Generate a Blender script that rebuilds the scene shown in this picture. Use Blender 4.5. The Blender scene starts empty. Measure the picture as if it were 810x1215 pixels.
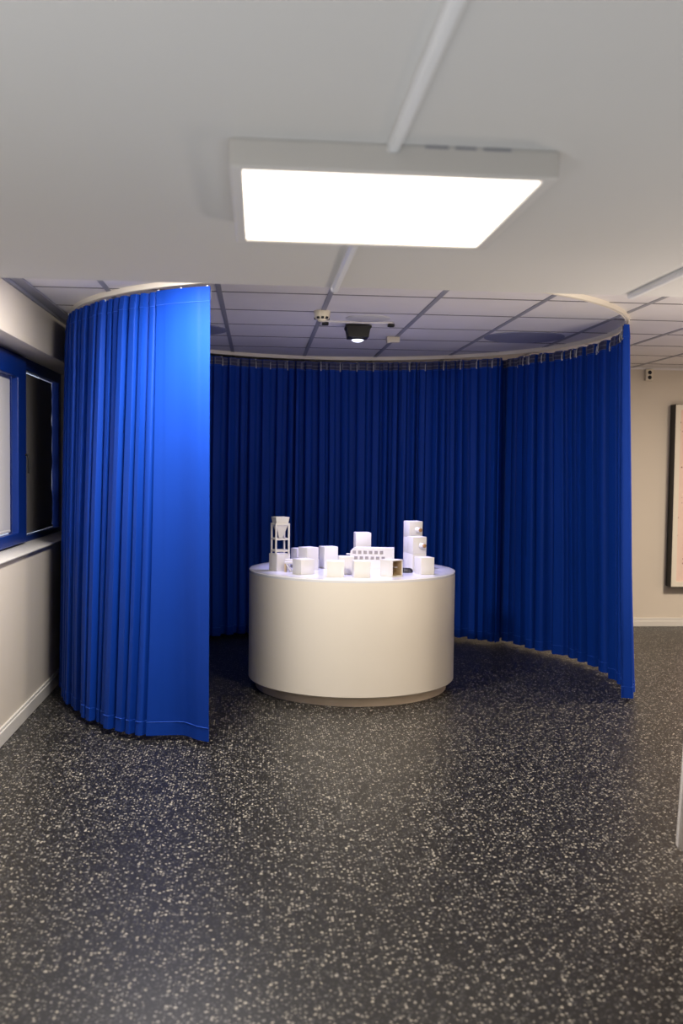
import bpy, bmesh, math, random
from mathutils import Vector, Matrix, noise
rnd = random.Random(7)
S = bpy.context.scene
COL = S.collection
PI = math.pi
FLOOR, CEIL, SOFFIT = 0.0, 2.525, 2.205
BACK_Y = 9.17
CX, CY, CR = 0.64, 6.92, 1.90          # centre and radius of the round curtain rail
TX, TY, TR, TOP = 0.666, 6.751, 0.719, 0.815   # round display table

# ------------------------------------------------------------------ materials
def mat(name, col, rough=0.6, spec=0.4, metal=0.0, emit=None, estr=0.0, bump=0.0, bscale=80.0, var=0.0, vscale=6.0, sheen=0.0):
    m = bpy.data.materials.new(name); m.use_nodes = True
    nt = m.node_tree; b = nt.nodes['Principled BSDF']
    b.inputs['Base Color'].default_value = (*col, 1)
    b.inputs['Roughness'].default_value = rough
    b.inputs['Specular IOR Level'].default_value = spec
    b.inputs['Metallic'].default_value = metal
    if sheen:
        b.inputs['Sheen Weight'].default_value = sheen
    if emit:
        b.inputs['Emission Color'].default_value = (*emit, 1)
        b.inputs['Emission Strength'].default_value = estr
    tc = nt.nodes.new('ShaderNodeTexCoord')
    if var:
        n = nt.nodes.new('ShaderNodeTexNoise'); n.inputs['Scale'].default_value = vscale; n.inputs['Detail'].default_value = 4
        nt.links.new(tc.outputs['Object'], n.inputs['Vector'])
        r = nt.nodes.new('ShaderNodeValToRGB')
        r.color_ramp.elements[0].position = 0.3; r.color_ramp.elements[1].position = 0.7
        r.color_ramp.elements[0].color = (*[c*(1-var) for c in col], 1)
        r.color_ramp.elements[1].color = (*[min(1, c*(1+var)) for c in col], 1)
        nt.links.new(n.outputs['Fac'], r.inputs['Fac']); nt.links.new(r.outputs['Color'], b.inputs['Base Color'])
    if bump:
        n = nt.nodes.new('ShaderNodeTexNoise'); n.inputs['Scale'].default_value = bscale; n.inputs['Detail'].default_value = 3
        nt.links.new(tc.outputs['Object'], n.inputs['Vector'])
        bp = nt.nodes.new('ShaderNodeBump'); bp.inputs['Strength'].default_value = bump; bp.inputs['Distance'].default_value = 0.01
        nt.links.new(n.outputs['Fac'], bp.inputs['Height']); nt.links.new(bp.outputs['Normal'], b.inputs['Normal'])
    return m

def floor_material():
    m = bpy.data.materials.new('speckled_rubber'); m.use_nodes = True
    nt = m.node_tree; L = nt.links.new; b = nt.nodes['Principled BSDF']
    tc = nt.nodes.new('ShaderNodeTexCoord')
    nz = nt.nodes.new('ShaderNodeTexNoise'); nz.inputs['Scale'].default_value = 70; nz.inputs['Detail'].default_value = 2
    L(tc.outputs['Object'], nz.inputs['Vector'])
    mx = nt.nodes.new('ShaderNodeMix'); mx.data_type = 'VECTOR'; mx.inputs['Factor'].default_value = 0.016
    L(tc.outputs['Object'], mx.inputs['A']); L(nz.outputs['Color'], mx.inputs['B'])
    def flecks(scale, dist, keep):
        v = nt.nodes.new('ShaderNodeTexVoronoi'); v.voronoi_dimensions = '2D'; v.inputs['Scale'].default_value = scale
        L(mx.outputs['Result'], v.inputs['Vector'])
        sep = nt.nodes.new('ShaderNodeSeparateColor'); L(v.outputs['Color'], sep.inputs['Color'])
        sz = nt.nodes.new('ShaderNodeMath'); sz.operation = 'MULTIPLY'; sz.inputs[1].default_value = dist
        ad = nt.nodes.new('ShaderNodeMath'); ad.operation = 'ADD'; ad.inputs[1].default_value = 0.35
        L(sep.outputs['Green'], ad.inputs[0]); L(ad.outputs[0], sz.inputs[0])
        lt = nt.nodes.new('ShaderNodeMath'); lt.operation = 'LESS_THAN'; L(v.outputs['Distance'], lt.inputs[0]); L(sz.outputs[0], lt.inputs[1])
        gt = nt.nodes.new('ShaderNodeMath'); gt.operation = 'GREATER_THAN'; gt.inputs[1].default_value = keep; L(sep.outputs['Red'], gt.inputs[0])
        mu = nt.nodes.new('ShaderNodeMath'); mu.operation = 'MULTIPLY'; L(lt.outputs[0], mu.inputs[0]); L(gt.outputs[0], mu.inputs[1])
        return mu, sep
    a, sa = flecks(78, 0.30, 0.64)
    c, sc_ = flecks(120, 0.34, 0.66)
    base = (0.0090, 0.0085, 0.0082, 1)
    r1 = nt.nodes.new('ShaderNodeMix'); r1.data_type = 'RGBA'; r1.inputs['A'].default_value = (0.16, 0.16, 0.16, 1); r1.inputs['B'].default_value = (0.60, 0.555, 0.465, 1)
    L(sa.outputs['Blue'], r1.inputs['Factor'])
    m1 = nt.nodes.new('ShaderNodeMix'); m1.data_type = 'RGBA'; m1.inputs['A'].default_value = base; m1.inputs['B'].default_value = (0.09, 0.09, 0.088, 1)
    L(c.outputs[0], m1.inputs['Factor'])
    m2 = nt.nodes.new('ShaderNodeMix'); m2.data_type = 'RGBA'
    L(a.outputs[0], m2.inputs['Factor']); L(m1.outputs['Result'], m2.inputs['A']); L(r1.outputs['Result'], m2.inputs['B'])
    L(m2.outputs['Result'], b.inputs['Base Color'])
    b.inputs['Roughness'].default_value = 0.40
    b.inputs['Specular IOR Level'].default_value = 0.42
    n2 = nt.nodes.new('ShaderNodeTexNoise'); n2.inputs['Scale'].default_value = 260; L(tc.outputs['Object'], n2.inputs['Vector'])
    bp = nt.nodes.new('ShaderNodeBump'); bp.inputs['Strength'].default_value = 0.15; bp.inputs['Distance'].default_value = 0.004
    L(n2.outputs['Fac'], bp.inputs['Height']); L(bp.outputs['Normal'], b.inputs['Normal'])
    return m

def tape_material():
    m = bpy.data.materials.new('header_tape_weave'); m.use_nodes = True
    nt = m.node_tree; L = nt.links.new; b = nt.nodes['Principled BSDF']
    uv = nt.nodes.new('ShaderNodeUVMap')
    br = nt.nodes.new('ShaderNodeTexBrick'); br.offset = 0.0
    br.inputs['Scale'].default_value = 1.0; br.inputs['Mortar Size'].default_value = 0.06
    br.inputs['Brick Width'].default_value = 1.0; br.inputs['Row Height'].default_value = 0.5
    br.inputs['Color1'].default_value = (0.030, 0.034, 0.10, 1); br.inputs['Color2'].default_value = (0.045, 0.05, 0.12, 1)
    br.inputs['Mortar'].default_value = (0.14, 0.15, 0.22, 1)
    L(uv.outputs['UV'], br.inputs['Vector']); L(br.outputs['Color'], b.inputs['Base Color'])
    b.inputs['Roughness'].default_value = 0.7
    return m

def paper_material():
    m = bpy.data.materials.new('speckled_pink_print'); m.use_nodes = True
    nt = m.node_tree; L = nt.links.new; b = nt.nodes['Principled BSDF']
    tc = nt.nodes.new('ShaderNodeTexCoord')
    v = nt.nodes.new('ShaderNodeTexVoronoi'); v.inputs['Scale'].default_value = 26
    L(tc.outputs['Object'], v.inputs['Vector'])
    lt = nt.nodes.new('ShaderNodeMath'); lt.operation = 'LESS_THAN'; lt.inputs[1].default_value = 0.2; L(v.outputs['Distance'], lt.inputs[0])
    sep = nt.nodes.new('ShaderNodeSeparateColor'); L(v.outputs['Color'], sep.inputs['Color'])
    gt = nt.nodes.new('ShaderNodeMath'); gt.operation = 'GREATER_THAN'; gt.inputs[1].default_value = 0.55; L(sep.outputs['Red'], gt.inputs[0])
    mu = nt.nodes.new('ShaderNodeMath'); mu.operation = 'MULTIPLY'; L(lt.outputs[0], mu.inputs[0]); L(gt.outputs[0], mu.inputs[1])
    n = nt.nodes.new('ShaderNodeTexNoise'); n.inputs['Scale'].default_value = 5; L(tc.outputs['Object'], n.inputs['Vector'])
    r = nt.nodes.new('ShaderNodeMix'); r.data_type = 'RGBA'; r.inputs['A'].default_value = (0.70, 0.50, 0.42, 1); r.inputs['B'].default_value = (0.80, 0.66, 0.58, 1)
    L(n.outputs['Fac'], r.inputs['Factor'])
    x = nt.nodes.new('ShaderNodeMix'); x.data_type = 'RGBA'; x.inputs['B'].default_value = (0.28, 0.12, 0.10, 1)
    L(mu.outputs[0], x.inputs['Factor']); L(r.outputs['Result'], x.inputs['A']); L(x.outputs['Result'], b.inputs['Base Color'])
    b.inputs['Roughness'].default_value = 0.7
    return m

def wood_material(name, ca, cb, scale=30):
    m = bpy.data.materials.new(name); m.use_nodes = True
    nt = m.node_tree; L = nt.links.new; b = nt.nodes['Principled BSDF']
    tc = nt.nodes.new('ShaderNodeTexCoord'); mp = nt.nodes.new('ShaderNodeMapping'); mp.inputs['Scale'].default_value = (0.3, 0.3, 3)
    L(tc.outputs['Object'], mp.inputs['Vector'])
    n = nt.nodes.new('ShaderNodeTexNoise'); n.inputs['Scale'].default_value = scale; n.inputs['Detail'].default_value = 4; L(mp.outputs['Vector'], n.inputs['Vector'])
    r = nt.nodes.new('ShaderNodeMix'); r.data_type = 'RGBA'; r.inputs['A'].default_value = (*ca, 1); r.inputs['B'].default_value = (*cb, 1)
    L(n.outputs['Fac'], r.inputs['Factor']); L(r.outputs['Result'], b.inputs['Base Color'])
    b.inputs['Roughness'].default_value = 0.6
    return m

def glass_material():
    m = bpy.data.materials.new('window_glass'); m.use_nodes = True
    nt = m.node_tree; b = nt.nodes['Principled BSDF']
    b.inputs['Base Color'].default_value = (0.9, 0.95, 1, 1); b.inputs['Roughness'].default_value = 0.02
    b.inputs['Transmission Weight'].default_value = 1.0; b.inputs['IOR'].default_value = 1.45
    return m

M = dict(
    floor=floor_material(),
    soffit=mat('smooth_ceiling_paint', (0.66, 0.655, 0.645), 0.7, 0.3, bump=0.05, bscale=150),
    tile=mat('ceiling_tile', (0.78, 0.76, 0.77), 0.85, 0.2, bump=0.12, bscale=220, var=0.03, vscale=3),
    bar=mat('grid_bar', (0.32, 0.325, 0.37), 0.5, 0.4),
    gridline=mat('grid_shadow_line', (0.20, 0.19, 0.20), 0.6, 0.3),
    gap=mat('tile_backing', (0.03, 0.03, 0.035), 0.9, 0.1),
    wall=mat('wall_paint', (0.66, 0.60, 0.515), 0.7, 0.3, bump=0.04, bscale=180),
    white=mat('white_trim', (0.66, 0.64, 0.60), 0.45, 0.4),
    rail=mat('rail_white', (0.85, 0.80, 0.70), 0.4, 0.4),
    fabric=mat('blue_curtain_fabric', (0.0028, 0.041, 0.33), 0.60, 0.16, bump=0.10, bscale=420, sheen=0.0),
    stitch=mat('blue_stitching', (0.03, 0.11, 0.60), 0.7, 0.2),
    tape=tape_material(),
    hook=mat('white_plastic', (0.75, 0.75, 0.75), 0.4, 0.4),
    frame=mat('blue_window_paint', (0.003, 0.030, 0.23), 0.38, 0.35, bump=0.02, bscale=60),
    blind_pale=mat('pale_blind', (0.78, 0.76, 0.76), 0.6, 0.3, bump=0.05, bscale=500),
    blind_shaded=mat('shaded_blind', (0.30, 0.28, 0.27), 0.7, 0.2, bump=0.05, bscale=500),  # same kind of blind as the pale one, its shade put into the colour
    glass=glass_material(),
    diffuser=mat('light_diffuser', (0.9, 0.9, 0.9), 0.5, 0.2, emit=(1.0, 0.88, 0.74), estr=3.2),
    lamp_body=mat('lamp_body', (0.74, 0.72, 0.69), 0.4, 0.4),
    cover=mat('cable_cover', (0.80, 0.81, 0.83), 0.35, 0.4),
    dark=mat('black_plastic', (0.006, 0.006, 0.007), 0.5, 0.35),
    lens=mat('projector_lens', (0.6, 0.6, 0.7), 0.1, 0.8, emit=(0.75, 0.78, 1.0), estr=2.5),
    cream=mat('cream_plastic', (0.72, 0.66, 0.54), 0.45, 0.4),
    vent=mat('vent_grey', (0.27, 0.28, 0.38), 0.6, 0.3),
    table=mat('white_lacquer', (0.80, 0.745, 0.655), 0.38, 0.45),
    top=mat('white_gloss_top', (0.80, 0.80, 0.82), 0.14, 0.5),
    kick=mat('beige_kick', (0.82, 0.69, 0.54), 0.5, 0.3),
    model=mat('white_model_card', (0.72, 0.70, 0.66), 0.6, 0.3, bump=0.05, bscale=120),
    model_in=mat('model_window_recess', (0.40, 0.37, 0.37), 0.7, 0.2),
    birch=wood_material('birch_ply', (0.42, 0.30, 0.16), (0.62, 0.48, 0.30), 60),
    dowel=wood_material('wood_dowel', (0.30, 0.15, 0.05), (0.46, 0.26, 0.10), 90),
    chrome=mat('dark_gloss_metal', (0.10, 0.10, 0.11), 0.12, 0.6, metal=0.8),
    picframe=mat('dark_picture_frame', (0.020, 0.020, 0.018), 0.5, 0.4),
    mount=mat('cream_mount', (0.74, 0.70, 0.60), 0.6, 0.3),
    print=paper_material(),
    bench=mat('white_bench_shell', (0.78, 0.75, 0.73), 0.4, 0.4),
)

# ------------------------------------------------------------------ mesh helpers
def obj(name, bm, m, parent=None, smooth=None, loc=None):
    me = bpy.data.meshes.new(name)
    bmesh.ops.recalc_face_normals(bm, faces=bm.faces)
    bm.to_mesh(me); bm.free()
    ms = m if isinstance(m, (list, tuple)) else [m]
    for x in ms: me.materials.append(x)
    if smooth is not None:
        me.polygons.foreach_set('use_smooth', [True]*len(me.polygons))
        me.set_sharp_from_angle(angle=math.radians(smooth))
    o = bpy.data.objects.new(name, me); COL.objects.link(o)
    if parent: o.parent = parent
    if loc: o.location = loc
    return o

def box(bm, x0, x1, y0, y1, z0, z1, bev=0.0, seg=2, mi=0, mtx=None):
    r = bmesh.ops.create_cube(bm, size=1.0)
    vs = r['verts']
    for v in vs:
        v.co = Vector((x0+(v.co.x+.5)*(x1-x0), y0+(v.co.y+.5)*(y1-y0), z0+(v.co.z+.5)*(z1-z0)))
    fs = set(f for v in vs for f in v.link_faces)
    for f in fs: f.material_index = mi
    if bev:
        es = list(set(e for v in vs for e in v.link_edges))
        r = bmesh.ops.bevel(bm, geom=es, offset=bev, segments=seg, affect='EDGES', profile=0.5)
        vs = list(set(v for f in r['faces'] for v in f.verts) | set(v for v in vs if v.is_valid))
    if mtx:
        for v in vs: v.co = mtx @ v.co
    return vs

def lathe(bm, prof, n=64, cx=0, cy=0, cap=True, mi=0):
    rings = []
    for r, z in prof:
        if r < 1e-6:
            rings.append([bm.verts.new((cx, cy, z))])
        else:
            rings.append([bm.verts.new((cx+r*math.cos(2*PI*i/n), cy+r*math.sin(2*PI*i/n), z)) for i in range(n)])
    for a, b in zip(rings, rings[1:]):
        for i in range(n):
            j = (i+1) % n
            if len(a) == 1 and len(b) == 1: continue
            if len(a) == 1: f = bm.faces.new((a[0], b[i], b[j]))
            elif len(b) == 1: f = bm.faces.new((a[i], a[j], b[0]))
            else: f = bm.faces.new((a[i], a[j], b[j], b[i]))
            f.material_index = mi
    if cap:
        for rr in (rings[0], rings[-1]):
            if len(rr) > 2: bm.faces.new(rr).material_index = mi
    return rings

def tube(bm, pts, r, n=8, cap=True):
    rings = []
    for i, p in enumerate(pts):
        p = Vector(p)
        d = (Vector(pts[min(i+1, len(pts)-1)]) - Vector(pts[max(i-1, 0)])).normalized()
        up = Vector((0, 0, 1)) if abs(d.z) < .9 else Vector((1, 0, 0))
        a = d.cross(up).normalized(); b = a.cross(d)
        rings.append([bm.verts.new(p + r*(a*math.cos(2*PI*k/n) + b*math.sin(2*PI*k/n))) for k in range(n)])
    for A, B in zip(rings, rings[1:]):
        for k in range(n):
            bm.faces.new((A[k], A[(k+1) % n], B[(k+1) % n], B[k]))
    if cap:
        bm.faces.new(rings[0]); bm.faces.new(rings[-1])

def prism(bm, outline, d0, d1, axis='y', mi=0):
    def P(u, v, d): return (u, d, v) if axis == 'y' else ((d, u, v) if axis == 'x' else (u, v, d))
    A = [bm.verts.new(P(u, v, d0)) for u, v in outline]; B = [bm.verts.new(P(u, v, d1)) for u, v in outline]
    n = len(outline)
    bm.faces.new(A).material_index = mi; bm.faces.new(B[::-1]).material_index = mi
    for i in range(n): bm.faces.new((A[i], A[(i+1) % n], B[(i+1) % n], B[i])).material_index = mi

def ring(bm, u0, u1, v0, v1, wl, wr, wb, wt, d0, d1, axis, bev=0.0):
    """one closed rectangular frame; u,v span the frame's plane and d its depth along axis"""
    def P(u, v, d): return {'y': (u, d, v), 'x': (d, u, v), 'z': (u, v, d)}[axis]
    O = [(u0, v0), (u1, v0), (u1, v1), (u0, v1)]; I = [(u0+wl, v0+wb), (u1-wr, v0+wb), (u1-wr, v1-wt), (u0+wl, v1-wt)]
    vs = [[bm.verts.new(P(u, v, d)) for u, v in q] for d in (d0, d1) for q in (O, I)]
    fs = []
    for i in range(4):
        j = (i+1) % 4
        fs += [bm.faces.new((vs[0][i], vs[0][j], vs[1][j], vs[1][i])), bm.faces.new((vs[2][i], vs[2][j], vs[3][j], vs[3][i])),
               bm.faces.new((vs[0][i], vs[0][j], vs[2][j], vs[2][i])), bm.faces.new((vs[1][i], vs[1][j], vs[3][j], vs[3][i]))]
    bmesh.ops.recalc_face_normals(bm, faces=fs)
    if bev:
        es = [e for e in set(e for f in fs for e in f.edges) if len(e.link_faces) == 2 and e.calc_face_angle(0) > .5]
        bmesh.ops.bevel(bm, geom=es, offset=bev, segments=2, affect='EDGES', profile=.5)

def tag(o, label, cat, group=None):
    o['label'] = label; o['category'] = cat
    if group: o['group'] = group
    return o
def thing(name, label, cat, loc=(0, 0, 0), rz=0.0, group=None):
    o = bpy.data.objects.new(name, None); COL.objects.link(o)
    o.location = loc; o.rotation_euler = (0, 0, rz); o.empty_display_size = 0.1
    return tag(o, label, cat, group)
def struct(name, bm, m, parent=None, smooth=None):
    o = obj(name, bm, m, parent, smooth)
    if not parent: o['kind'] = 'structure'
    return o
def NB(): return bmesh.new()
def simple(name, args, m, parent=None, bev=0.0, seg=2, smooth=None):
    b = NB(); box(b, *args, bev=bev, seg=seg); return obj(name, b, m, parent, smooth)

# ------------------------------------------------------------------ the setting
XR = 6.6; YF = -2.6
b = NB(); box(b, -1.8, XR, YF, BACK_Y+.1, -0.1, FLOOR); struct('floor', b, M['floor'])

# tiled ceiling: square tiles in bays between wide bars
b = NB()
bars = [0.41+0.637*k for k in range(-3, 10)]
rows = [5.66+0.632*k for k in range(-3, 7)]
for x0, x1 in zip(bars, bars[1:]):
    if x1 < -1.3: continue
    for y0, y1 in zip(rows, rows[1:]):
        if y0 > BACK_Y: continue
        box(b, x0+.004, x1-.004, y0+.006, min(y1-.006, BACK_Y), CEIL, CEIL+.02, bev=.003, seg=1)
box(b, -1.4, XR, 3.5, BACK_Y+.1, CEIL+.012, CEIL+.05, mi=1)
struct('ceiling', b, [M['tile'], M['gap']])
b = NB()
for x in bars:
    if -1.3 < x < XR: box(b, x-.015, x+.015, 3.7, BACK_Y, CEIL-.004, CEIL+.01)
struct('trim_1', b, M['bar'])
b = NB()
for y in rows:
    if 3.7 < y < BACK_Y: box(b, -1.3, XR, y-.009, y+.009, CEIL-.0025, CEIL+.01)
struct('joint_shadow_strips', b, M['gridline'])  # dark strips painted in for the thin shadows at the tile joints
b = NB(); box(b, -1.36, -1.27, 3.7, BACK_Y, CEIL-.012, CEIL+.01); box(b, -1.36, -1.335, 3.7, BACK_Y, CEIL-.03, CEIL+.01)
struct('trim_2', b, M['bar'])
b = NB(); box(b, -1.3, XR, BACK_Y-.02, BACK_Y, CEIL-.02, CEIL+.01); struct('trim_3', b, M['tile'])
# lowered smooth ceiling over the viewer
b = NB(); box(b, -1.8, XR, YF, 3.695, SOFFIT, CEIL+.05, bev=.004); struct('ceiling_soffit', b, M['soffit'])

# walls
b = NB(); box(b, -1.8, XR, BACK_Y, BACK_Y+.1, 0, CEIL+.05); struct('wall_back', b, M['wall'])
b = NB(); box(b, XR, XR+.1, YF, BACK_Y+.1, 0, CEIL+.05); struct('wall_right', b, M['wall'])
SILL, LINTEL, JAMB = 0.985, 2.225, 7.82
b = NB()
box(b, -1.72, -1.375, YF, BACK_Y, 0, SILL, bev=.004)
box(b, -1.72, -1.35, 3.6, BACK_Y, LINTEL, CEIL+.02, bev=.004)
box(b, -1.72, -1.375, JAMB, BACK_Y, SILL-.02, LINTEL+.02)
box(b, -1.72, -1.375, YF, 3.02, SILL, SOFFIT+.02)
struct('wall_left', b, M['wall'])
b = NB(); box(b, -1.8, XR+.1, YF-.1, YF, 0, CEIL+.05); struct('wall_front', b, M['wall'])
b = NB(); box(b, -1.58, -1.355, 3.0, JAMB, SILL, SILL+.012, bev=.004); struct('trim_4', b, M['white'])   # sill board
b = NB(); box(b, -1.376, -1.358, YF, BACK_Y, 0, .078, bev=.004); box(b, -1.376, -1.364, YF, BACK_Y, .07, .095, bev=.003); struct('baseboard_left', b, M['white'])
b = NB(); box(b, 2.0, XR, BACK_Y-.018, BACK_Y+.001, 0, .055, bev=.004); box(b, 2.0, XR, BACK_Y-.012, BACK_Y+.001, .05, .085, bev=.003); struct('baseboard_back', b, M['white'])

# blue window: fixed frame, opening sash towards the viewer, glass, blinds
Z0, Z1 = SILL+.012, LINTEL-.02
b = NB()
ring(b, 3.0, JAMB, Z0-.01, Z1+.03, .08, .08, .045, .085, -1.60, -1.545, 'x', .004)
box(b, -1.598, -1.548, 6.40, 6.66, Z0+.034, Z1-.054, bev=.004)
win = struct('window_1', b, M['frame'])
b = NB()
ring(b, 3.1, 6.52, Z0+.012, Z1-.005, .1, .21, .073, .130, -1.555, -1.510, 'x', .006)
obj('sash', b, M['frame'], win)
b = NB(); tube(b, [(-1.51, 6.49, 1.58), (-1.495, 6.49, 1.58), (-1.49, 6.49, 1.56), (-1.49, 6.49, 1.46)], .007); obj('handle', b, M['dark'], win, 40)
b = NB(); box(b, -1.615, -1.605, 3.04, 6.45, Z0+.03, Z1-.05); obj('pane', b, M['glass'], win)
b = NB(); box(b, -1.615, -1.605, 6.60, 7.78, Z0+.0, Z1-.0); obj('pane', b, M['glass'], win)

def blind(name, label, x, y0, y1, z0, z1, m, slit):
    t = thing(name, label, 'blind', (x, (y0+y1)/2, z0))
    b = NB(); yc = (y0+y1)/2; n = 60
    zs = [(z1-z0)*i/n for i in range(n+1)]
    edge = [y1-yc-max(0, slit*(0.5+1.1*noise.noise(Vector((3.1, z*9, 0.3))))) for z in zs]
    prism(b, [(y0-yc, 0)]+[(e, z) for e, z in zip(edge, zs)]+[(y0-yc, z1-z0)], -.001, .001, 'x')
    obj('blind_fabric', b, m, t)
    b = NB(); box(b, -.006, .006, y0-yc+.004, y1-yc-.012, -.004, .012, bev=.003); obj('bottom_bar', b, m, t)
blind('roller_blind', 'pale grey roller blind drawn down inside the nearer blue sash', -1.565, 3.2, 6.312, Z0+.093, Z1-.12, M['blind_pale'], .004)
blind('roller_blind', 'roller blind with shade put into its colour, in the far window pane beside the curtain', -1.592, 6.66, 7.725, Z0+.044, Z1-.063, M['blind_shaded'], .055)

# ------------------------------------------------------------------ ceiling fittings over the viewer
LZ = 2.150
t = thing('ceiling_light', 'lit square white panel light mounted under the lowered smooth ceiling', 'ceiling light', (0.286, 2.40, SOFFIT))
x0, x1, y0, y1 = -.35, .35, -.345, .352
b = NB(); d = LZ - SOFFIT
ring(b, x0, x1, y0, y1, .028, .028, .028, .028, d-.004, 0, 'z', .004)
box(b, x0+.02, x1-.02, y0+.02, y1-.02, -.014, -.002)
obj('housing', b, M['lamp_body'], t)
b = NB(); box(b, x0+.024, x1-.024, y0+.024, y1-.024, d, d+.012, bev=.012, seg=3); obj('diffuser', b, M['diffuser'], t)
for xx, w in ((.06, .05), (.125, .045), (.185, .06)):
    b = NB(); box(b, xx, xx+w, y0-.0015, y0+.004, -.006, -.001); obj('vent_slot', b, M['bar'], t)

def cable_cover(label, x, y0, y1, w=.026):
    b = NB(); prism(b, [(-w/2, 0), (-w/2, -.014), (-w/2+.006, -.02), (w/2-.006, -.02), (w/2, -.014), (w/2, 0)], 0, y1-y0, 'y')
    tag(obj('ceiling_cable_cover', b, M['cover'], None, 30, (x, y0, SOFFIT)), label, 'cable cover', 'cable covers on the lowered ceiling')
cable_cover('white cable cover running from the panel light towards the viewer', .278, YF+.2, 2.05)
cable_cover('short white cable cover running from the panel light to the ceiling edge', .284, 2.755, 3.695)
cable_cover('white cable cover at the right edge of the lowered ceiling', 1.425, .6, 3.66)

# ------------------------------------------------------------------ ceiling fittings inside the ring
def disc(label, x, y):
    t = thing('ceiling_vent', label, 'vent', (x, y, CEIL), 0, 'round ceiling vents')
    b = NB(); lathe(b, [(.30, .001), (.30, -.006), (.285, -.010), (.27, -.007)], 72); obj('rim', b, M['vent'], t, 40)
    b = NB(); lathe(b, [(.275, .001), (.272, -.006), (.0, -.009)], 72); obj('plate', b, M['vent'], t, 40)
disc('round flat grey vent in the ceiling at the right, near the rail', 1.997, 7.235)
disc('round flat grey vent half hidden behind the left curtain end', -.53, 7.235)

t = thing('smoke_detector', 'cream round smoke detector with black slots on the tiled ceiling', 'smoke detector', (.404, 6.262, CEIL))
b = NB(); lathe(b, [(.052, .0), (.054, -.004), (.052, -.02), (.05, -.036), (.043, -.052), (.03, -.056), (0, -.057)], 40); obj('casing', b, M['cream'], t, 35)
for a in (-2.2, -1.57, -.95, .5, 1.6, 2.7):
    b = NB(); m = Matrix.Rotation(a, 4, 'Z')
    box(b, .038, .053, -.009, .009, -.054, -.040, bev=.003, mtx=m); obj('slot', b, M['dark'], t)
b = NB(); lathe(b, [(.03, -.055), (.028, -.064), (.018, -.07), (0, -.071)], 32); obj('sensor_cap', b, M['cream'], t, 35)

t = thing('projector', 'small black projector with glowing lens under a white ceiling plate', 'projector', (.685, 6.76, CEIL))
b = NB(); box(b, -.245, .235, -.10, .09, -.012, 0, bev=.003); obj('mounting_plate', b, M['tile'], t)
b = NB(); lathe(b, [(.15, .0), (.150, -.003), (.146, -.005), (.0, -.005)], 56); 
o = obj('cover_ring', b, M['soffit'], t, 40); o.location = (.045, -.245, 0)
for xx in (-.232, .222):
    b = NB(); box(b, xx-.022, xx+.022, -.105, -.06, -.030, -.010, bev=.004); obj('clip', b, M['dark'], t)
b = NB()
prof = [(-.088, -.022), (-.090, -.034), (-.078, -.046), (-.070, -.104), (.070, -.104), (.078, -.046), (.090, -.034), (.088, -.022)]
prism(b, prof, -.075, .075, 'y'); bmesh.ops.bevel(b, geom=b.edges[:], offset=.002, segments=1, affect='EDGES'); obj('body', b, M['dark'], t, 40)
b = NB(); lathe(b, [(.050, -.100), (.050, -.110), (.044, -.114)], 40); o = obj('lens_ring', b, M['chrome'], t, 40)
b = NB(); lathe(b, [(.044, -.110), (.040, -.119), (.026, -.127), (.010, -.130), (0, -.1305)], 40); obj('lens', b, M['lens'], t, 60)

t = thing('sensor_box', 'small cream rectangular sensor box on a grey ceiling bar', 'sensor', (1.022, 7.39, CEIL))
b = NB(); box(b, -.047, .047, -.03, .03, -.046, -.003, bev=.006); obj('casing', b, M['cream'], t, 40)
b = NB(); box(b, -.052, -.03, -.033, .033, -.05, -.003, bev=.004); obj('end_cap', b, M['cream'], t, 40)

# ------------------------------------------------------------------ round rail
b = NB(); n = 160
w, z0, z1 = .013, CEIL-.030, CEIL-.0005
rings = []
for i in range(n):
    a = 2*PI*i/n; c, s = math.cos(a), math.sin(a)
    pr = [(CR-w, z0), (CR-w, z1), (CR+w, z1), (CR+w, z0), (CR+.004, z0), (CR+.004, z0+.012), (CR-.004, z0+.012), (CR-.004, z0)]
    rings.append([b.verts.new((CX+r*c, CY+r*s, z)) for r, z in pr])
for i in range(n):
    A, B = rings[i], rings[(i+1) % n]
    for k in range(8): b.faces.new((A[k], B[k], B[(k+1) % 8], A[(k+1) % 8]))
tag(obj('curtain_rail', b, M['rail'], None, 30), 'cream circular curtain rail fixed under the tiled ceiling', 'curtain rail')

# ------------------------------------------------------------------ curtains
CT, CB = CEIL-.052, .030           # cloth top and bottom
HEADER, HEM = .078, .075
def lerp_tab(tab, x):
    if x <= tab[0][0]: return tab[0][1]
    for (a, u), (c, v) in zip(tab, tab[1:]):
        if x <= c:
            k = (x-a)/(c-a); k = k*k*(3-2*k); return u+(v-u)*k
    return tab[-1][1]

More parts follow.
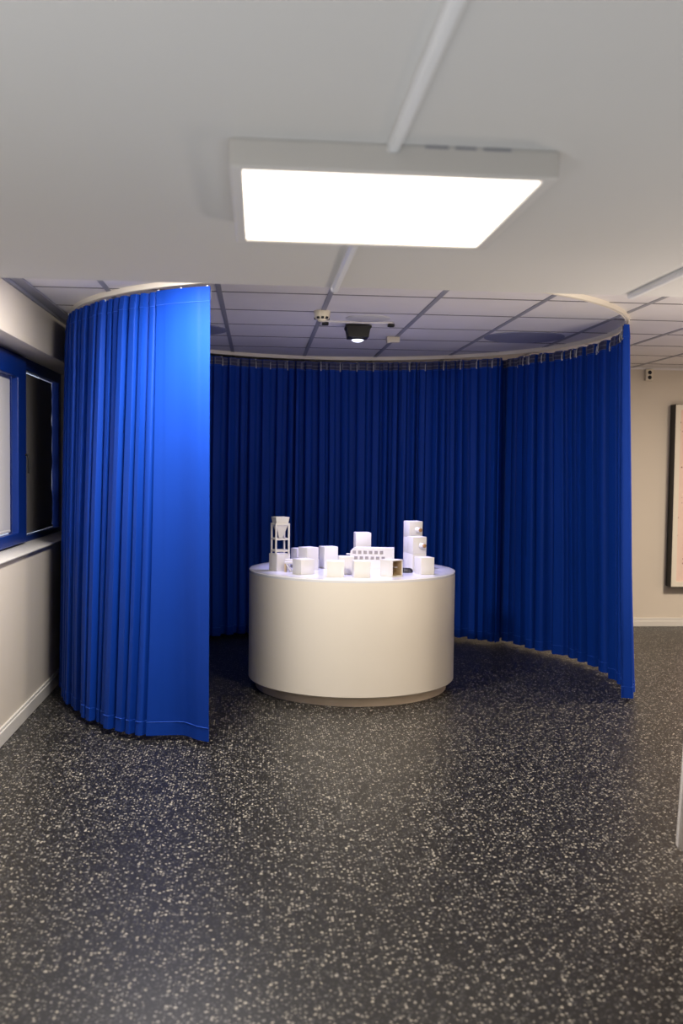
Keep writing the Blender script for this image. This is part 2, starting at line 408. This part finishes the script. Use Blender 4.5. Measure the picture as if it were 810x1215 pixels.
class Cloth:
    """pleated cloth hung along an arc; s runs along the rail, h is 0 at the bottom and 1 at the top"""
    def __init__(self, a0, a1, pleats, flare, seed, outer=0.0, lap=0.0):
        self.outer = outer; self.lap = lap
        self.a0, self.a1 = math.radians(a0), math.radians(a1)
        self.len = abs(self.a1-self.a0)*CR; self.flare = flare; self.seed = seed
        r = random.Random(seed); self.pl = []; s = 0.0
        while s < self.len-1e-4:
            for lim, wd, am in pleats:
                if s < lim: break
            w_ = wd*r.uniform(.5, 1.55); a_ = am*r.uniform(.6, 1.3)
            if wd > .3: w_ = wd
            if s + w_ > self.len-.03: w_ = self.len-s
            self.pl.append((s, w_, a_, r.uniform(-.25, .25), r.uniform(.4, 1.5))); s += w_
        self.cols = []
        for (s0, w_, a_, sk, p) in self.pl:
            k = 40 if w_ > .3 else (14 if w_ > .07 else 10)
            for i in range(k): self.cols.append((s0+w_*i/k, i/k, w_, a_, sk, p))
        s0, w_, a_, sk, p = self.pl[-1]; self.cols.append((s0+w_, 1.0, w_, a_, sk, p))
        # smooth amplitude between neighbouring pleats
    def point(self, c, h, off=0.0):
        s, u, w_, a_, sk, p = c
        ph = 2*PI*u
        f = math.cos(ph+sk*math.sin(ph)*2)+(-.52 if self.outer > s else .42)
        f = math.copysign(min(1.1, abs(f))**.55, f)
        grow = .62+.55*(1-h)**.7
        top = 1.0 if h < .96 else 1.0-.25*(h-.96)/.04
        rad = -a_*f*grow*top
        tan = .10*w_*math.sin(2*ph)*(1.0 if w_ < .3 else 0)
        d = (1-h)**.8
        drift = .030*d*noise.noise(Vector((s*2.6, self.seed*3.7, h*.8)))
        wob = .012*d*noise.noise(Vector((s*5.0, self.seed*1.3+9, h*1.6)))
        s2 = s+tan+drift*min(1, s/.15, (self.len-s)/.15)
        r = CR+rad+wob+lerp_tab(self.flare, s)*(1-h)**1.2+off+self.lap*max(0, 1-s/.45)+(.028 if self.outer > 0 and w_ > .3 else 0)
        sg = -1 if self.a1 < self.a0 else 1
        a = self.a0+sg*s2/CR
        return Vector((CX+r*math.cos(a), CY+r*math.sin(a), CB+(CT-CB)*h))
    def strip(self, h0, h1, rows_, thick, off=0.0, uv=False, m=None, name='cloth', parent=None):
        bm = NB(); uvl = bm.loops.layers.uv.new('UVMap') if uv else None
        G = []
        for j in range(rows_+1):
            h = h0+(h1-h0)*j/rows_
            G.append([bm.verts.new(self.point(c, h, off)) for c in self.cols])
        for j in range(rows_):
            for i in range(len(self.cols)-1):
                f = bm.faces.new((G[j][i], G[j][i+1], G[j+1][i+1], G[j+1][i]))
                if uv:
                    for lp, (ii, jj) in zip(f.loops, ((i, j), (i+1, j), (i+1, j+1), (i, j+1))):
                        lp[uvl].uv = (self.cols[ii][0]/.075, jj/rows_)
        o = obj(name, bm, m, parent, 180)
        md = o.modifiers.new('thickness', 'SOLIDIFY'); md.thickness = thick; md.offset = 0
        es = o.modifiers.new('crisp_edges', 'EDGE_SPLIT'); es.split_angle = math.radians(65)
        return o

def curtain(label, cl, hooks_s):
    t = thing('curtain', label, 'curtain', (0, 0, 0), 0, 'blue curtains on the round rail')
    hh, hb = 1-HEADER/(CT-CB), HEM/(CT-CB)
    cl.strip(hb*.9, hh+.002, 26, .003, 0, False, M['fabric'], 'fabric', t)
    cl.strip(hh, 1.0, 4, .007, 0, False, M['fabric'], 'header', t)
    cl.strip(0.0, hb, 4, .007, 0, False, M['fabric'], 'hem', t)
    cl.strip(hh+.004, .997, 2, .003, -.009, True, M['tape'], 'header_tape', t)
    for h in (hb, hh):
        bm = NB()
        for off in (.0045, -.0045):
            pts = [cl.point(c, h, off) for c in cl.cols[::1]]
            tube(bm, pts, .0016, 4)
        obj('stitch_line', bm, M['stitch'], t, 60)
    first = None
    for s in hooks_s:
        c = min(cl.cols, key=lambda q: abs(q[0]-s))
        p = cl.point(c, .985, -.012)
        ang = math.atan2(p.y-CY, p.x-CX)
        if first is None:
            bm = NB(); tube(bm, [(0, 0, -.035), (-.006, 0, -.045), (-.009, 0, -.03), (-.006, 0, .012), (.004, 0, .032), (.012, 0, .034)], .0028, 6)
            box(bm, .004, .014, -.004, .004, .028, .042, bev=.001, seg=1)
            first = obj('curtain_hook', bm, M['hook'], t, 50); o = first
        else:
            o = first.copy(); COL.objects.link(o); o.parent = t
        o.location = p; o.rotation_euler = (0, 0, ang)

left = Cloth(242.2, 41.0,
             [(.30, .36, .007), (.42, .07, .030), (1.35, .068, .050), (2.4, .09, .050), (9, .104, .042)],
             [(0, -.01), (.18, -.07), (.40, .09), (.55, .07), (.9, .05), (1.4, .0), (2.0, .02), (4.5, .02), (6.6, .03)], 3, outer=2.3)
hs = []; s = .02
while s < left.len: hs.append(s); s += .16
curtain('blue pleated curtain with a smooth front edge, around the left and back of the ring', left, hs[:95])
right = Cloth(45.0, -24.2,
              [(.75, .15, .044), (1.5, .19, .046), (1.95, .13, .042), (9, .080, .032)],
              [(0, .03), (.5, .06), (1.2, .09), (2.3, .07)], 11, lap=.17)
hs = []; s = .22
while s < right.len: hs.append(s); s += .12
curtain('blue pleated curtain around the right side of the ring, near the framed picture', right, hs)

# ------------------------------------------------------------------ round display table
t = thing('display_table', 'white round drum table on a recessed beige base inside the curtains', 'table', (TX, TY, 0))
b = NB(); lathe(b, [(.668, 0), (.668, .072), (.64, .072)], 128); obj('kick_base', b, M['kick'], t, 30)
b = NB(); lathe(b, [(.655, .064), (TR-.006, .064), (TR, .070), (TR, TOP-.018)], 160); obj('body', b, M['table'], t, 30)
b = NB(); lathe(b, [(TR-.01, TOP-.018), (TR, TOP-.018), (TR+.001, TOP-.004), (TR-.003, TOP), (0, TOP)], 160); obj('tabletop', b, M['top'], t, 30)

# ------------------------------------------------------------------ the white models on the table
def cube(label, x, y, deg, a, h, z=TOP, name='model_cube', group='plain white cubes on the round table', depth=None):
    b = NB(); e = depth or a; box(b, -a/2, a/2, -e/2, e/2, 0, h, bev=.0025)
    o = obj(name, b, M['model'], None, 30, (x, y, z)); o.rotation_euler = (0, 0, math.radians(deg))
    return tag(o, label, 'model block', group)

cube('white cube under the model hopper tower at the left', .154, 6.618, 30, .105, .116)
cube('narrow white block just right of the hopper tower, behind the front left cube', .288, 6.85, 33, .072, .134)
cube('taller white block left of the far middle block, behind the front left cube', .353, 6.645, 35, .10, .158)
cube('white cube at the front left of the table, turned on its corner', .307, 6.404, 31, .106, .100)
cube('taller white block behind the second front cube, right of the other tall block', .501, 6.785, 18, .103, .152)
cube('white cube facing front, second from left along the table front', .509, 6.258, -5, .114, .104)
cube('white cube set back between the two middle front cubes', .592, 6.425, 0, .10, .117)
cube('white cube standing in front of the long white building model', .675, 6.240, 2, .107, .106)
cube('white cube at the front right of the table, near the stacked cubes', 1.122, 6.43, 18, .100, .113)
# slab tower behind the long building
cube('tall white tower block rising behind the long windowed building model', .752, 6.90, 3, .110, .245, name='tower_block', group=None)

# stacks: two cubes in front, three behind
def knob(parent, z):
    e = bpy.data.objects.new('knob', None)
    b = NB(); lathe(b, [(.020, 0), (.017, .02), (.014, .034), (.0, .034)], 24)
    o = obj('knob', b, M['model'], parent, 30); o.location = (.006, -.05, z); o.rotation_euler = (PI/2, 0, math.radians(18))
    b = NB(); lathe(b, [(.013, .0), (.013, .010), (.011, .012), (0, .012)], 24)
    d = obj('dowel_end', b, M['dowel'], o, 30); d.location = (0, 0, .0345)
    bpy.data.objects.remove(e)
H3 = .1115
for k in range(3):
    o = cube(['bottom white cube of the rear three cube stack', 'middle white cube of the rear three cube stack', 'top white cube with a wooden knob on the rear stack'][k],
             1.102, 6.80, 15, .102, H3, TOP+k*H3, group='stacked white cubes')
    if k == 2: knob(o, .052)
for k in range(2):
    o = cube(['bottom white cube of the front two cube stack', 'upper white cube with a wooden knob on the front stack'][k],
             1.108, 6.665, 15, .102, .117, TOP+k*.117, group='stacked white cubes')
    if k == 1: knob(o, .058)

# open box with wooden inside
t = thing('open_box', 'white cube open on one side showing its bare wood inside', 'model block', (.880, 6.292, TOP), math.radians(42), 'open models')
del t['group']
a, h, w = .053, .109, .006
b = NB()
ring(b, -a, a, 0, h, w, w, w, w, -a, a, 'y', .001)
box(b, -a+.003, a-.003, a-w, a-.0005, .003, h-.003)
obj('shell', b, M['model'], t)
b = NB(); a2 = a-w+.0005
ring(b, -a2, a2, w-.0005, h-w+.0005, .0025, .0025, .0025, .0025, -a+.004, a-w-.001, 'y')
box(b, -a2+.002, a2-.002, a-w-.004, a-w+.001, w+.002, h-w-.002)
obj('lining', b, M['birch'], t)
b = NB(); box(b, .0, .028, -.03, a2-.002, .055, .062, bev=.001); obj('ledge', b, M['model_in'], t)

# long building with two rows of windows, rounded end and a peg
t = thing('long_building_model', 'long white building model with two rows of small windows', 'architectural model', (.80, 6.735, TOP), math.radians(-7))
L0, L1, HB, D = -.150, .158, .150, .09
b = NB()
out = [(L0, 0), (L1, 0), (L1, HB)]
for i in range(9):
    a = PI/2*i/8; out.append((L0+.05-.05*math.sin(a), HB-.05+.05*math.cos(a)))
prism(b, out, -D/2+.012, D/2, 'y'); obj('block', b, M['model'], t)
b = NB(); xs = [L0+.004]; win_x = [(-.132+.038*k, -.132+.038*k+.024) for k in range(6)]
rowz = [(.068, .090), (.106, .130)]
# facade plate with openings: built from piers and bands
y0, y1 = -D/2, -D/2+.0125
def pier(xa, xb, za, zb): box(b, xa, xb, y0, y1, za, zb)
pier(L0+.004, L1, 0, rowz[0][0]); pier(L0+.004, L1, rowz[0][1], rowz[1][0]); pier(L0+.03, L1, rowz[1][1], HB)
for (za, zb), sh in zip(rowz, (.012, 0)):
    px = L0+.004
    for (xa, xb) in win_x:
        pier(px, xa+sh, za, zb); px = xb+sh
    pier(px, L1, za, zb)
obj('facade', b, M['model'], t)
for (za, zb), sh in zip(rowz, (.012, 0)):
    for (xa, xb) in win_x:
        b = NB(); box(b, xa+sh+.001, xb+sh-.001, -D/2+.009, -D/2+.0123, za+.001, zb-.001); obj('window_recess', b, M['model_in'], t)
b = NB(); tube(b, [(L0+.01, -.03, .105), (L0-.026, -.03, .105)], .0045, 10); obj('peg', b, M['model'], t, 40)

# hopper tower
t = thing('hopper_tower_model', 'white model tower with an inverted funnel in an open frame, on a cube', 'architectural model', (.157, 6.618, TOP+.116), math.radians(18))
a, hh, w = .046, .208, .0055
b = NB()
for sx in (-1, 1):
    for sy in (-1, 1): box(b, sx*a-w, sx*a+w, sy*a-w, sy*a+w, 0, hh, bev=.001)
for zc in (.020, .100, hh-.008):
    for s_ in (-1, 1):
        box(b, -a, a, s_*a-w*.8, s_*a+w*.8, zc-w, zc+w, bev=.001); box(b, s_*a-w*.8, s_*a+w*.8, -a, a, zc-w, zc+w, bev=.001)
obj('frame', b, M['model'], t)
b = NB()
def fr(z, r): return [b.verts.new((r*x, r*y, z)) for x, y in ((-1, -1), (1, -1), (1, 1), (-1, 1))]
q = [fr(.106, .012), fr(.200, .043)]
b.faces.new(q[0][::-1]); b.faces.new(q[1])
for i in range(4): b.faces.new((q[0][i], q[0][(i+1) % 4], q[1][(i+1) % 4], q[1][i]))
obj('funnel', b, M['model'], t)
b = NB(); q = [fr(.201, .041), fr(.250, .049), fr(.250, .043), fr(.222, .040)]
for A, B in zip(q, q[1:]):
    for i in range(4): b.faces.new((A[i], A[(i+1) % 4], B[(i+1) % 4], B[i]))
b.faces.new(q[0][::-1]); b.faces.new(q[-1]); obj('top_bin', b, M['model'], t)

# small canopy between the tower cube and the front left cube
t = thing('canopy_model', 'small white canopy model with a sloped ramp beside the tower cube', 'architectural model', (.218, 6.535, TOP), math.radians(-10))
b = NB(); tube(b, [(-.028, -.016, .062), (.035, -.016, .062)], .010, 14); tube(b, [(-.028, .012, .075), (.035, .012, .075)], .010, 14); obj('beams', b, M['model'], t, 40)
b = NB(); prism(b, [(-.024, .056), (-.016, .056), (.024, .006), (.034, .0), (.012, .0)], -.024, .020, 'y'); obj('ramp', b, M['model'], t)
b = NB(); box(b, -.030, -.018, -.024, .020, 0, .056, bev=.001); obj('support', b, M['birch'], t)

# dark glossy dish
t = thing('dish', 'small dark glossy ring with a pale cap between open box and stacked cubes', 'model part', (1.012, 6.512, TOP))
b = NB(); lathe(b, [(.046, 0), (.047, .012), (.042, .024), (.034, .028), (.027, .022), (.025, .004)], 40); obj('ring', b, M['chrome'], t, 50)
b = NB(); lathe(b, [(.022, 0), (.022, .016), (.018, .022), (0, .023)], 28); obj('cap', b, M['model'], t, 40)

# ------------------------------------------------------------------ things along the right
t = thing('socket', 'white double wall socket high on the back wall under the ceiling', 'socket', (3.765, BACK_Y, 2.452))
b = NB(); box(b, -.036, .036, -.045, 0, -.055, .055, bev=.004); obj('box', b, M['cream'], t, 40)
for z in (-.024, .024):
    b = NB(); n = 20
    for r_, y_ in ((.019, -.0475),):
        vs = [b.verts.new((r_*math.cos(2*PI*i/n), y_, z+r_*math.sin(2*PI*i/n))) for i in range(n)]
        b.faces.new(vs); e = bmesh.ops.extrude_face_region(b, geom=b.faces[:]); 
        for v in [g for g in e['geom'] if isinstance(g, bmesh.types.BMVert)]: v.co.y += .006
    obj('outlet', b, M['gap'], t)

t = thing('picture', 'large framed pink speckled print in a deep dark box frame on the back wall', 'picture', (4.60, BACK_Y, 1.285))
hw, hh, dp = .60, .885, .115
b = NB(); w = .022
ring(b, -hw, hw, -hh, hh, w, w, w, w, -dp, 0, 'y', .003)
obj('frame', b, M['picframe'], t)
b = NB(); w2 = .05
ring(b, -hw+.004, hw-.004, -hh+.004, hh-.004, w2, w2, w2, w2, -dp-.004, -dp+.02, 'y', .002)
obj('mount', b, M['mount'], t)
b = NB(); box(b, -hw+.03, hw-.03, -dp+.012, -dp+.018, -hh+.03, hh-.03); obj('print', b, M['print'], t)

t = thing('display_board', 'white upright board cut off by the right edge of the view, on dark feet', 'board', (1.543, 3.36, 0))
b = NB()
prism(b, [(.0, .158), (.004, .144), (.016, .136), (.70, .136), (.72, .15), (.76, 1.0), (.74, 1.02), (.055, 1.02), (.042, 1.0)], 0, .03, 'y')
bmesh.ops.bevel(b, geom=b.edges[:], offset=.004, segments=2, affect='EDGES'); obj('panel', b, M['bench'], t, 40)
for xx in (.09, .60):
    b = NB(); box(b, xx, xx+.06, -.12, .16, 0, .03, bev=.006); box(b, xx+.015, xx+.045, .0, .028, .02, .15); obj('foot', b, M['dark'], t)

# ------------------------------------------------------------------ lights
def area(name, loc, rot, sx, sy, power, col):
    l = bpy.data.lights.new(name, 'AREA'); l.shape = 'RECTANGLE'; l.size = sx; l.size_y = sy; l.energy = power; l.color = col
    o = bpy.data.objects.new(name, l); COL.objects.link(o); o.location = loc; o.rotation_euler = rot; return o
area('ceiling_panel_lamp', (-.42, 4.72, CEIL-.04), (math.radians(6), 0, 0), .26, .26, 70, (1.0, .93, .84))
area('ceiling_panel_lamp', (1.05, 4.30, CEIL-.05), (math.radians(20), 0, 0), .40, .40, 30, (1.0, .88, .72))
area('ceiling_panel_lamp', (4.6, 6.2, CEIL-.03), (0, 0, 0), .6, .6, 165, (1.0, .84, .67))
area('ceiling_panel_lamp', (2.7, 1.3, SOFFIT-.03), (0, 0, 0), .6, .6, 18, (1.0, .78, .58))
area('upward_fill', (-1.05, .5, .9), (PI, 0, 0), .3, .3, 11, (.93, .96, 1.0))  # unseen fill light, added to brighten the lowered ceiling from the left
area('upward_fill', (.3, 1.3, .15), (PI, 0, 0), 2.2, 1.2, 17.5, (.92, .96, 1.0))  # broad fill added below the view to even out the lowered ceiling
area('upward_fill', (2.9, 3.9, .4), (PI, 0, 0), .8, .8, 60, (1.0, .86, .74))  # warm fill added out of view for the soffit edge and right ceiling
area('upward_fill', (5.0, 6.2, .9), (PI, 0, 0), .4, .4, 14, (1.0, .72, .52))  # warm fill added out of view to lift the far right ceiling
def spot(loc, power, col, size, blend, aim=(0, 0)):
    l = bpy.data.lights.new('projector_beam', 'SPOT'); l.energy = power; l.color = col; l.spot_size = math.radians(size); l.spot_blend = blend; l.shadow_soft_size = .02
    o = bpy.data.objects.new('projector_beam', l); COL.objects.link(o); o.location = loc; o.rotation_euler = (math.radians(aim[0]), math.radians(aim[1]), 0); return o
spot((.685, 6.76, CEIL-.135), 55, (.80, .84, 1.0), 17, .25, (-4, 0))
spot((.685, 6.76, CEIL-.135), 160, (.52, .50, 1.0), 52, .35)

W = bpy.data.worlds.new('World'); S.world = W; W.use_nodes = True
bg = W.node_tree.nodes['Background']; bg.inputs['Color'].default_value = (.80, .86, 1.0, 1); bg.inputs['Strength'].default_value = 1.3

# ------------------------------------------------------------------ camera
cam = bpy.data.cameras.new('Camera'); co = bpy.data.objects.new('Camera', cam); COL.objects.link(co)
cam.sensor_fit = 'VERTICAL'; cam.sensor_height = 36; cam.sensor_width = 24; cam.lens = 1150/1215*36
R = ((0.996219408881067, -0.08599420642956904, 0.012324196899023001),
     (0.008291667940460585, -0.04709361778841987, -0.9988560654100086),
     (0.0864762257006072, 0.9951819871883468, -0.04620254067073315))
r_, d_, f_ = (Vector(v) for v in R)
m = Matrix((r_, -d_, -f_)).transposed().to_4x4(); m.translation = Vector((0, 0, 1.525))
co.matrix_world = m
cam.dof.use_dof = True; cam.dof.focus_distance = 6.2; cam.dof.aperture_fstop = 2.2
cam.clip_start = .05; cam.clip_end = 100
S.camera = co

S.view_settings.view_transform = 'Standard'; S.view_settings.look = 'None'
S.view_settings.gamma = 1.0; S.view_settings.use_curve_mapping = False
S.view_settings.exposure = 0.0
S.cycles.use_denoising = True
S.cycles.max_bounces = 8
